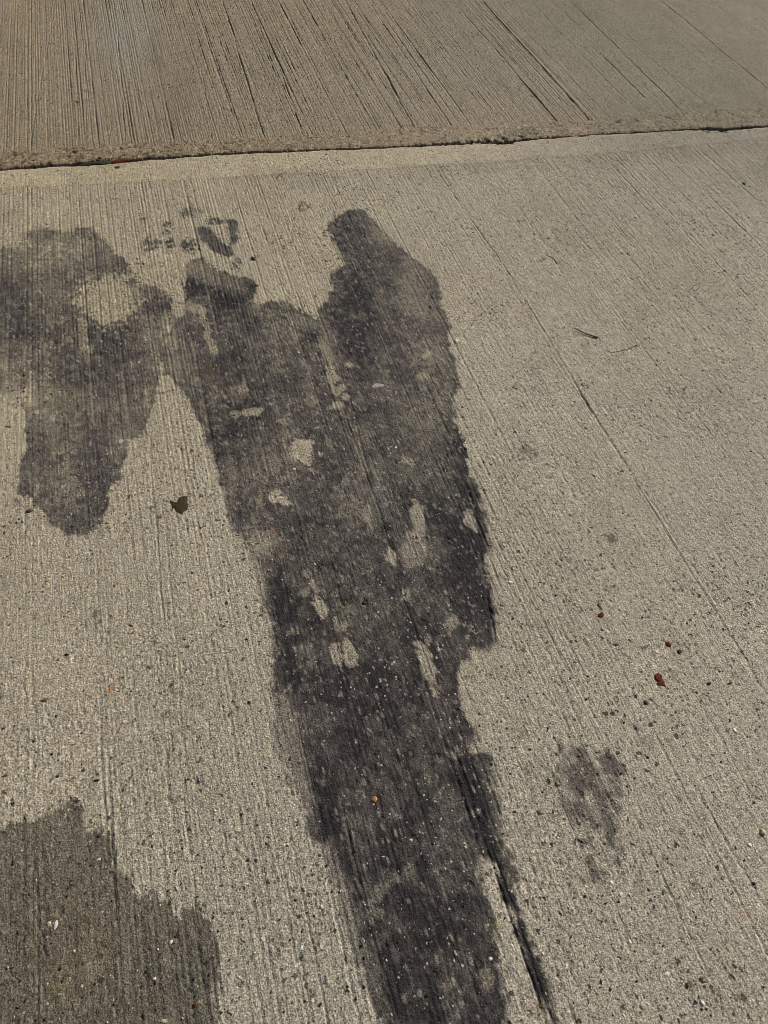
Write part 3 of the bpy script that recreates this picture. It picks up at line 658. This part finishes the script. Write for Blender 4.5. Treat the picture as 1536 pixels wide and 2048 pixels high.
def stone(u, v, wu, wv, mat, name, label, cat='pebble', group=None, rot=0, seed=1, sink=.35, hgt=None):
    """wu, wv: size across in photo pixels"""
    c = P(u, v); a = P(u+wu/2, v)-c; b = P(u, v+wv/2)-c
    rx = np.hypot(*a); ry = np.hypot(*b)
    me = stone_mesh(name, seed, mat)
    o = bpy.data.objects.new(name, me); COL.objects.link(o)
    hh = hgt if hgt else min(rx, ry)*.75
    o.scale = (rx, ry, hh/.6*.6 if hgt else hh)
    o.rotation_euler = (0, 0, rot)
    o.location = (c[0], c[1], hz(*c) + hh*.6*(1-2*sink))
    return tag(o, label, cat, group)

def flake(poly, mat, name, label, cat, thick=.0012, dome=.0015, curl=0.0, seed=0):
    """thin solid piece whose outline was measured in the photo"""
    pts = PP(poly); c = pts.mean(0); rr = random.Random(seed)
    # subdivide the outline and roughen it
    o2 = []
    for i in range(len(pts)):
        p, q = pts[i], pts[(i+1) % len(pts)]
        for t in (0, .33, .66):
            w_ = p+(q-p)*t; o2.append(w_ + np.array([rr.uniform(-1, 1), rr.uniform(-1, 1)])*.0004)
    n = len(o2); rings = [(1.0, 0), (1.0, .55), (.82, .9), (.5, 1.0)]
    vs = []
    for s, k in rings:
        for i, w_ in enumerate(o2):
            q = c+(w_-c)*s
            z = thick*min(k, 1) + (dome*(1-s*s) if k > 0 else 0) + (rr.uniform(-1, 1)*.0005 if 0 < k else 0)
            z += curl*(np.linalg.norm(w_-c)*s)**2/.0004*.001
            vs.append((q[0]-c[0], q[1]-c[1], z))
    vs.append((0, 0, thick+dome)); fs = []
    for j in range(3):
        for i in range(n): fs.append((j*n+i, j*n+(i+1) % n, (j+1)*n+(i+1) % n, (j+1)*n+i))
    for i in range(n): fs.append((3*n+i, 3*n+(i+1) % n, 4*n))
    fs = [tuple(f) for f in fs]
    ob = mesh_obj(name, vs, fs, mat)
    # make the faces look outwards whichever way the outline ran
    area = sum(o2[i][0]*o2[(i+1) % n][1]-o2[(i+1) % n][0]*o2[i][1] for i in range(n))
    if area < 0: ob.data.flip_normals()
    ob.location = (c[0], c[1], hz(*c)-.0002)
    return tag(ob, label, cat)

def tube(pts, radii, mat, name, parent=None, seg=6):
    vs = []; fs = []
    for i, p in enumerate(pts):
        a = Vector(pts[max(i-1, 0)]); b = Vector(pts[min(i+1, len(pts)-1)])
        d = (b-a).normalized(); s = d.cross(Vector((0, 0, 1))).normalized(); t = s.cross(d)
        for k in range(seg):
            an = 2*math.pi*k/seg; q = Vector(p) + (s*math.cos(an)+t*math.sin(an))*radii[i]; vs.append(q)
    for i in range(len(pts)-1):
        for k in range(seg): fs.append((i*seg+k, i*seg+(k+1) % seg, (i+1)*seg+(k+1) % seg, (i+1)*seg+k))
    fs.append(tuple(range(seg))[::-1]); fs.append(tuple((len(pts)-1)*seg+k for k in range(seg)))
    return mesh_obj(name, vs, fs, mat, parent)

# reddish leaf scraps at the right
flake([(1309, 1350), (1316, 1346), (1323, 1350), (1325, 1359), (1330, 1368), (1332, 1374), (1324, 1372), (1314, 1370), (1315, 1363), (1310, 1358)], M_RED, 'leaf_scrap', 'largest red-brown leaf scrap, on bare concrete at the right', 'leaf', .0015, .0012, seed=1)
flake([(1196, 1229), (1204, 1224), (1208, 1229), (1206, 1234), (1200, 1235), (1195, 1232)], M_RED, 'leaf_scrap', 'small red leaf scrap just below a thin curved brown one', 'leaf', seed=2)
flake([(1192, 1207), (1197, 1206), (1202, 1212), (1205, 1218), (1203, 1221), (1199, 1216), (1194, 1211)], M_BROWN, 'leaf_scrap', 'thin curved dark brown leaf scrap just above a small red one', 'leaf', seed=3)
flake([(1331, 1284), (1337, 1284), (1343, 1290), (1341, 1295), (1335, 1293), (1331, 1289)], M_RED, 'leaf_scrap', 'upper left of two neighbouring red scraps above the largest leaf scrap', 'leaf', seed=4)
flake([(1354, 1301), (1360, 1299), (1364, 1304), (1360, 1308), (1354, 1306)], M_RED, 'leaf_scrap', 'lower right of two neighbouring red scraps above the largest leaf scrap', 'leaf', seed=5)
flake([(1455, 1367), (1462, 1362), (1466, 1364), (1462, 1369), (1456, 1370)], M_BROWN, 'leaf_scrap', 'tiny brown leaf scrap beside the long thin groove at the right edge', 'leaf', seed=6)
flake([(1414, 1365), (1420, 1364), (1423, 1368), (1418, 1371), (1414, 1369)], M_RED, 'leaf_scrap', 'tiny red-brown scrap right of the largest leaf scrap', 'leaf', seed=7)
flake([(83, 1402), (90, 1396), (96, 1396), (94, 1403), (87, 1405), (80, 1401)], M_BROWN, 'leaf_scrap', 'curled yellow-brown leaf scrap on bare concrete at the left', 'leaf', seed=8)
flake([(930, 1503), (936, 1495), (940, 1492), (939, 1500), (933, 1507)], M_BROWN, 'leaf_scrap', 'narrow reddish sliver lying on the right rim of the tall stain', 'leaf', seed=9)
flake([(339, 1001), (345, 1004), (354, 1005), (357, 997), (364, 994), (374, 992), (376, 998), (374, 1004), (377, 1012), (375, 1020), (368, 1024), (365, 1030), (359, 1026), (353, 1023), (350, 1016), (344, 1018), (344, 1008)],
      M_DRYMOSS, 'moss_clump', 'dark brown-green clump like dried moss on bare concrete between the two big stains', 'moss', .0012, .0014, seed=10)
flake([(372, 1970), (378, 1963), (378, 1974), (373, 1977)] and [(1371, 1966), (1377, 1963), (1379, 1971), (1375, 1978), (1371, 1974)], M_BROWN, 'leaf_scrap', 'small brown scrap left of the orange pebble at the lower right', 'leaf', seed=11)
flake([(386, 2008), (393, 2007), (394, 2014), (388, 2017)], M_RED, 'leaf_scrap', 'small dark red scrap inside the damp patch near the bottom edge', 'leaf', seed=12)
flake([(1072, 2008), (1086, 2006), (1094, 2012), (1088, 2018), (1076, 2016)], M_BROWN, 'leaf_scrap', 'brown scrap in the deep groove at the bottom edge', 'leaf', seed=13)
flake([(257, 1248), (266, 1249), (267, 1252), (261, 1254)], M_BROWN, 'leaf_scrap', 'tiny flat brown chip on bare concrete near the left stain\'s tip', 'leaf', seed=14)
flake([(1092, 283), (1097, 281), (1101, 284), (1097, 287)], M_ORANGE, 'leaf_scrap', 'orange leaf scrap just below the joint at the right', 'leaf', seed=15)
flake([(1072, 268), (1075, 264), (1080, 263), (1078, 268), (1073, 271)], M_BROWN, 'leaf_scrap', 'brown-yellow leaf scrap just above the joint at the right', 'leaf', seed=16)
flake([(224, 322.5), (236, 318.5), (248, 317.5), (259, 317), (259, 321.5), (246, 323.5), (232, 326.5), (224, 326.5)], M_RED, 'leaf_scrap', 'long red-brown leaf lying in the joint, next to green moss', 'leaf', .006, .002, seed=17)
flake([(228, 334), (236, 332), (242, 334), (238, 337.5), (230, 337.5)], M_RED, 'leaf_scrap', 'short dark red scrap right below the leaf in the joint', 'leaf', seed=18)
mz = flake([(160, 328), (175, 325), (190, 324.5), (205, 322), (222, 321.5), (223, 326.5), (208, 330), (192, 329), (176, 331), (162, 332)], M_MOSS, 'moss', 'strip of dark green moss growing in the joint left of the red leaf', 'moss', .006, .004, seed=19)
flake([(148, 202), (155, 200), (161, 203), (156, 206), (150, 205)], M_BROWN, 'leaf_scrap', 'single small yellow-brown leaf scrap on the far slab at the left', 'leaf', seed=20)
flake([(1242, 246), (1250, 243), (1252, 247), (1246, 250)] and [(744, 771), (752, 767), (768, 768), (775, 771), (764, 774), (750, 776), (743, 775)], M_PINK, 'paint_flake', 'pale pinkish flake on the right lobe of the tall stain', 'flake', .0008, .0004, seed=21)

# pebbles with a place of their own
ST = [
 (748, 1599, 14, 14, M_ORANGE, 'orange pebble on the dark lower part of the tall stain', 1),
 (1470, 1930, 9, 13, M_ORANGE, 'orange pebble on bare concrete near the bottom right corner', 2),
 (632, 592, 8, 5, M_ORANGE, 'tiny orange pebble in the notch between the two lobes of the tall stain', 3),
 (731, 473, 8, 5, M_FLINT, 'tiny reddish pebble on the grey head of the tall stain', 4),
 (58, 1023, 15, 8, M_BLACK, 'black almond-shaped pebble below the left stain', 5),
 (115, 1552, 10, 7, M_BLACK, 'black pebble above the damp patch, near the left edge', 6),
 (193, 1561, 13, 7, M_BLACK, 'dark slate chip above the point of the damp patch', 7),
 (103, 1508, 8, 6, M_BLACK, 'small black pebble highest of those above the damp patch', 8),
 (112, 1432, 7, 7, M_BLACK, 'small round black pebble beside a yellow-brown leaf scrap', 9),
 (134, 1309, 11, 7, M_BLACK, 'flat black chip in the speckled area at the left', 10),
 (292, 1943, 10, 10, M_BLACK, 'square black stone inside the damp patch', 11),
 (350, 1872, 8, 8, M_BLACK, 'round black stone near the right side of the damp patch', 12),
 (311, 1966, 5, 13, M_BLACK, 'narrow black chip beside a white grain in the damp patch', 13),
 (505, 517, 12, 10, M_BLACK, 'black bit of grit left of the head of the tall stain', 14),
 (729, 1205, 13, 9, M_BLACK, 'black lump in the middle of the tall stain', 15),
 (1292, 1405, 10, 9, M_BLACK, 'black lump on bare concrete below the largest leaf scrap', 16),
 (1121, 1826, 5, 15, M_BLACK, 'upright black sliver right of the deep groove', 17),
 (197, 1672, 9, 8, M_BLACK, 'black stone on the stepped edge of the damp patch', 18),
 (678, 1786, 7, 10, M_BLACK, 'black stone on the left rim of the tall stain near the bottom', 19),
 (498, 1405, 8, 8, M_BLACK, 'small black stone on bare concrete left of the tall stain', 20),
 (828, 1668, 10, 8, M_BLACK, 'black stone above a yellow grain on the tall stain', 21),
 (822, 1680, 8, 7, M_YELLOW, 'yellow grain below a black stone on the tall stain', 22),
 (1030, 1623, 9, 6, M_BLACK, 'black bit just right of the tall stain, left of the smudge', 23),
 (112, 1850, 8, 22, M_WHITE, 'long white stone chip on the damp patch', 24),
 (98, 1847, 9, 11, M_YELLOW, 'dull yellowish stone left of the long white chip', 25),
 (342, 1884, 9, 7, M_WHITE, 'cream grain right under the round black stone in the damp patch', 26),
 (309, 1957, 8, 7, M_WHITE, 'white grain above the narrow black chip in the damp patch', 27),
 (328, 2042, 14, 12, M_YELLOW, 'yellow pebble in the damp patch at the bottom edge', 28),
 (1242, 1788, 10, 10, M_WHITE, 'round white pebble below the footprint-like smudge', 29),
 (1223, 1765, 9, 9, M_WHITE, 'cream pebble up left of the round white one', 30),
 (1525, 1665, 13, 13, M_YELLOW, 'pale cream pebble at the right edge', 31),
 (1405, 2007, 8, 14, M_WHITE, 'long white chip near the bottom edge, right part', 32),
 (1500, 1690, 9, 8, M_WHITE, 'white pebble down left of the pale cream pebble', 33),
 (1260, 1884, 6, 11, M_WHITE, 'upright white chip below the round white pebble', 34),
 (1399, 1667, 12, 7, M_YELLOW, 'pale yellow chip on bare concrete at the right', 35),
 (981, 1917, 9, 9, M_WHITE, 'white pebble on the dark lower end of the tall stain', 36),
 (1024, 1891, 8, 9, M_WHITE, 'white pebble on the bare strip left of the deep groove', 37),
 (1469, 1460, 8, 9, M_WHITE, 'cream pebble at the right below the brown leaf scraps', 38),
 (900, 1455, 6, 4, M_WHITE, 'small white grain on the tall stain near its narrow right side', 39),
 (97, 1160, 14, 7, M_YELLOW, 'elongated cream chip on bare concrete below the left stain', 40),
 (67, 1481, 10, 8, M_DRYMOSS, 'olive pebble at the left below the yellow-brown leaf scrap', 41),
 (55, 1458, 9, 5, M_FLINT, 'reddish chip just above the olive pebble', 42),
 (1313, 1304, 7, 7, M_WHITE, 'white pebble left of the two neighbouring red scraps', 43),
 (1215, 1265, 6, 6, M_WHITE, 'white grain below the small red leaf scrap', 44),
 (912, 682, 8, 5, M_WHITE, 'white grain beside the right rim of the tall stain', 45),
 (1020, 1295-130, 8, 6, M_WHITE, 'white grain on bare concrete right of the tall stain\'s lower bulge', 46),
 (455, 957, 5, 6, M_BLACK, 'tiny black grain at the left rim of the tall stain', 47),
 (425, 738, 10, 9, M_FLINT, 'rusty stone in a dark hole on the left lobe of the tall stain', 48),
 (1333, 1948, 13, 9, M_WHITE, 'whitish chip left of the orange pebble near the bottom right', 49),
 (1460, 1440, 6, 6, M_BLACK, 'small black grain at the right edge below the long thin groove', 50),
 (605, 755, 8, 6, M_FLINT, 'tiny brown pebble on the purple-grey part between the lobes', 51),
 (862, 615, 7, 6, M_BLACK, 'small black grain on the right lobe of the tall stain', 52),
 (606, 1076, 8, 12, M_BLACK, 'black bit left of centre on the tall stain', 53),
 (1489, 367, 9, 5, M_BLACK, 'black bit near the right edge below the joint', 54),
]
for u, v, a, b, mt, lb, sd_ in ST:
    stone(u, v, a, b, mt, 'pebble', lb, 'pebble', seed=sd_, rot=.3*(sd_ % 3-1), hgt=None)
# brown flints laid bare along the worn margin, left part of the joint
k = 0
for u, v, a, b, lb in [(152, 303, 15, 5, 'longest orange-brown flint in the worn margin above the moss'), (142, 312, 12, 5, 'dark brown flint down left of the longest flint'),
                   (201, 316, 10, 5, 'brown flint just above the red leaf and moss in the joint'), (243, 296, 9, 4, 'small brown flint highest in the worn margin'),
                   (68, 320, 11, 5, 'flat dark flint above the joint near the left edge'), (83, 326, 6, 4, 'tiny dark flint touching the joint near the left edge'),
                   (34, 309, 9, 4, 'small dark flint farthest left in the upper margin'), (100, 325, 9, 6, 'dull green-grey flint just above the joint at the left'),
                   (134, 301, 6, 4, 'tiny dark flint left of the longest flint'), (3, 330, 8, 5, 'brown flint cut by the left edge of the picture')]:
    k += 1
    stone(u, v, a, b, M_FLINT if k != 8 else M_DRYMOSS, 'flint', lb, 'stone', seed=100+k, sink=.42)

# dry stems
def stem(px, r0, r1, name, label, head=None):
    pts = [P(*p) for p in px]
    c = pts[-1] if head else pts[0]
    e = bpy.data.objects.new(name, None); COL.objects.link(e); e.location = (c[0], c[1], hz(*c)); e.empty_display_size = .01
    tag(e, label, 'stem')
    n = len(pts)
    w3 = [(p[0]-c[0], p[1]-c[1], .0012 + .0018*math.sin(math.pi*i/(n-1))) for i, p in enumerate(pts)]
    tube(w3, [r0+(r1-r0)*i/(n-1) for i in range(n)], M_TWIG, 'stalk', e)
    if head:
        me = stone_mesh('seed_head', 77, M_TWIG); h = bpy.data.objects.new('seed_head', me); COL.objects.link(h); h.parent = e
        h.scale = head; h.rotation_euler = (0, 0, -.4); h.location = (0, 0, .002)
    return e
stem([(1142, 656), (1150, 658), (1160, 663), (1172, 669), (1182, 672), (1192, 675)], .0004, .0022, 'dry_stem', 'dark dry stem with a thick end lying on bare concrete at the right', (.009, .006, .004))
stem([(1214, 701), (1224, 706), (1237, 704), (1250, 700), (1262, 697), (1272, 691)], .0005, .0009, 'dry_stem', 'faint thin curved stem below the thick-ended one', (.005, .0035, .003))
stem([(1094, 511), (1102, 514), (1108, 519), (1113, 526)], .0008, .0016, 'dry_stem', 'short dark twisted bit of stem, right of the head of the tall stain', (.004, .004, .003))
stem([(455, 435), (462, 428), (472, 420), (484, 411)], .0008, .0006, 'dry_stem', 'thin straight dark stem above the hooked spot under the joint', None)
stem([(553, 357), (562, 350), (574, 342)], .0012, .0008, 'dry_stem', 'short thin stem lying across the edge of the pale margin', None)

# ------------------------------------------------------------------ sand and grit strewn over both slabs (nobody could count it)
def grit(name, label, N, mat, rmin, rmax, seed, dens=None):
    rg = np.random.default_rng(seed)
    # denser near the camera's feet as the surface area needs it: even per square metre
    x = rg.uniform(-.9, 4.3, N*3); y = rg.uniform(-.4, 5.0, N*3)
    keep = (x < 1.3 + .75*y) & (np.abs(y-joint_mid(x)) > .03)
    if dens is not None: keep &= rg.uniform(0, 1, N*3) < dens(x, y)
    x, y = x[keep][:N], y[keep][:N]; N = len(x)
    z = np.where(y > joint_mid(x), 0.0, 0.0)
    a = y > joint_mid(x)
    z[a] = height(x[a], y[a], 1); z[~a] = height(x[~a], y[~a], -1)
    r = rmin + (rmax-rmin)*rg.uniform(0, 1, N)**3
    ax = r*rg.uniform(.7, 1.5, N); ay = r*rg.uniform(.6, 1.0, N); az = r*rg.uniform(.4, .75, N)
    th = rg.uniform(0, 6.28, N)
    base = np.array([(1, 0, 0), (.3, .9, .1), (-.8, .6, -.1), (-.7, -.6, .1), (.4, -.9, 0), (.1, .1, 1.0), (0, 0, -1.0)])
    B = base[None] * (1+rg.uniform(-.25, .25, (N, 7, 3)))
    B = B*np.stack([ax, ay, az], -1)[:, None]
    cx, sx = np.cos(th)[:, None], np.sin(th)[:, None]
    xx = B[..., 0]*cx - B[..., 1]*sx + x[:, None]; yy = B[..., 0]*sx + B[..., 1]*cx + y[:, None]; zz = B[..., 2] + (z+az*.35)[:, None]
    V = np.stack([xx, yy, zz], -1).reshape(-1, 3)
    F = np.array([(0, 1, 5), (1, 2, 5), (2, 3, 5), (3, 4, 5), (4, 0, 5), (1, 0, 6), (2, 1, 6), (3, 2, 6), (4, 3, 6), (0, 4, 6)])
    F = (F[None] + (np.arange(N)*7)[:, None, None]).reshape(-1, 3)
    me = bpy.data.meshes.new(name); me.vertices.add(len(V)); me.vertices.foreach_set('co', V.astype(np.float32).ravel())
    me.loops.add(F.size); me.loops.foreach_set('vertex_index', F.astype(np.int32).ravel())
    me.polygons.add(len(F)); me.polygons.foreach_set('loop_start', np.arange(0, F.size, 3, dtype=np.int32)); me.polygons.foreach_set('loop_total', np.full(len(F), 3, dtype=np.int32))
    me.update(calc_edges=True); me.materials.append(mat)
    o = bpy.data.objects.new(name, me); COL.objects.link(o)
    return tag(o, label, 'grit', kind='stuff')
grit('pale_grit', 'pale grains of sand and stone chips strewn over both slabs', 17000, M_PALE, .0008, .0030, 1)
grit('dark_grit', 'dark grains of grit strewn over both slabs', 19000, M_BLACK, .0009, .0032, 2, lambda x, y: .35+.65*sst(-.2, .5, fbm(x, y, 3, seed=400, n=2)+.3*sst(.6, -.2, x)))
grit('brown_grit', 'brown and rusty grains of grit strewn over both slabs', 2500, M_FLINT, .0008, .0034, 3)
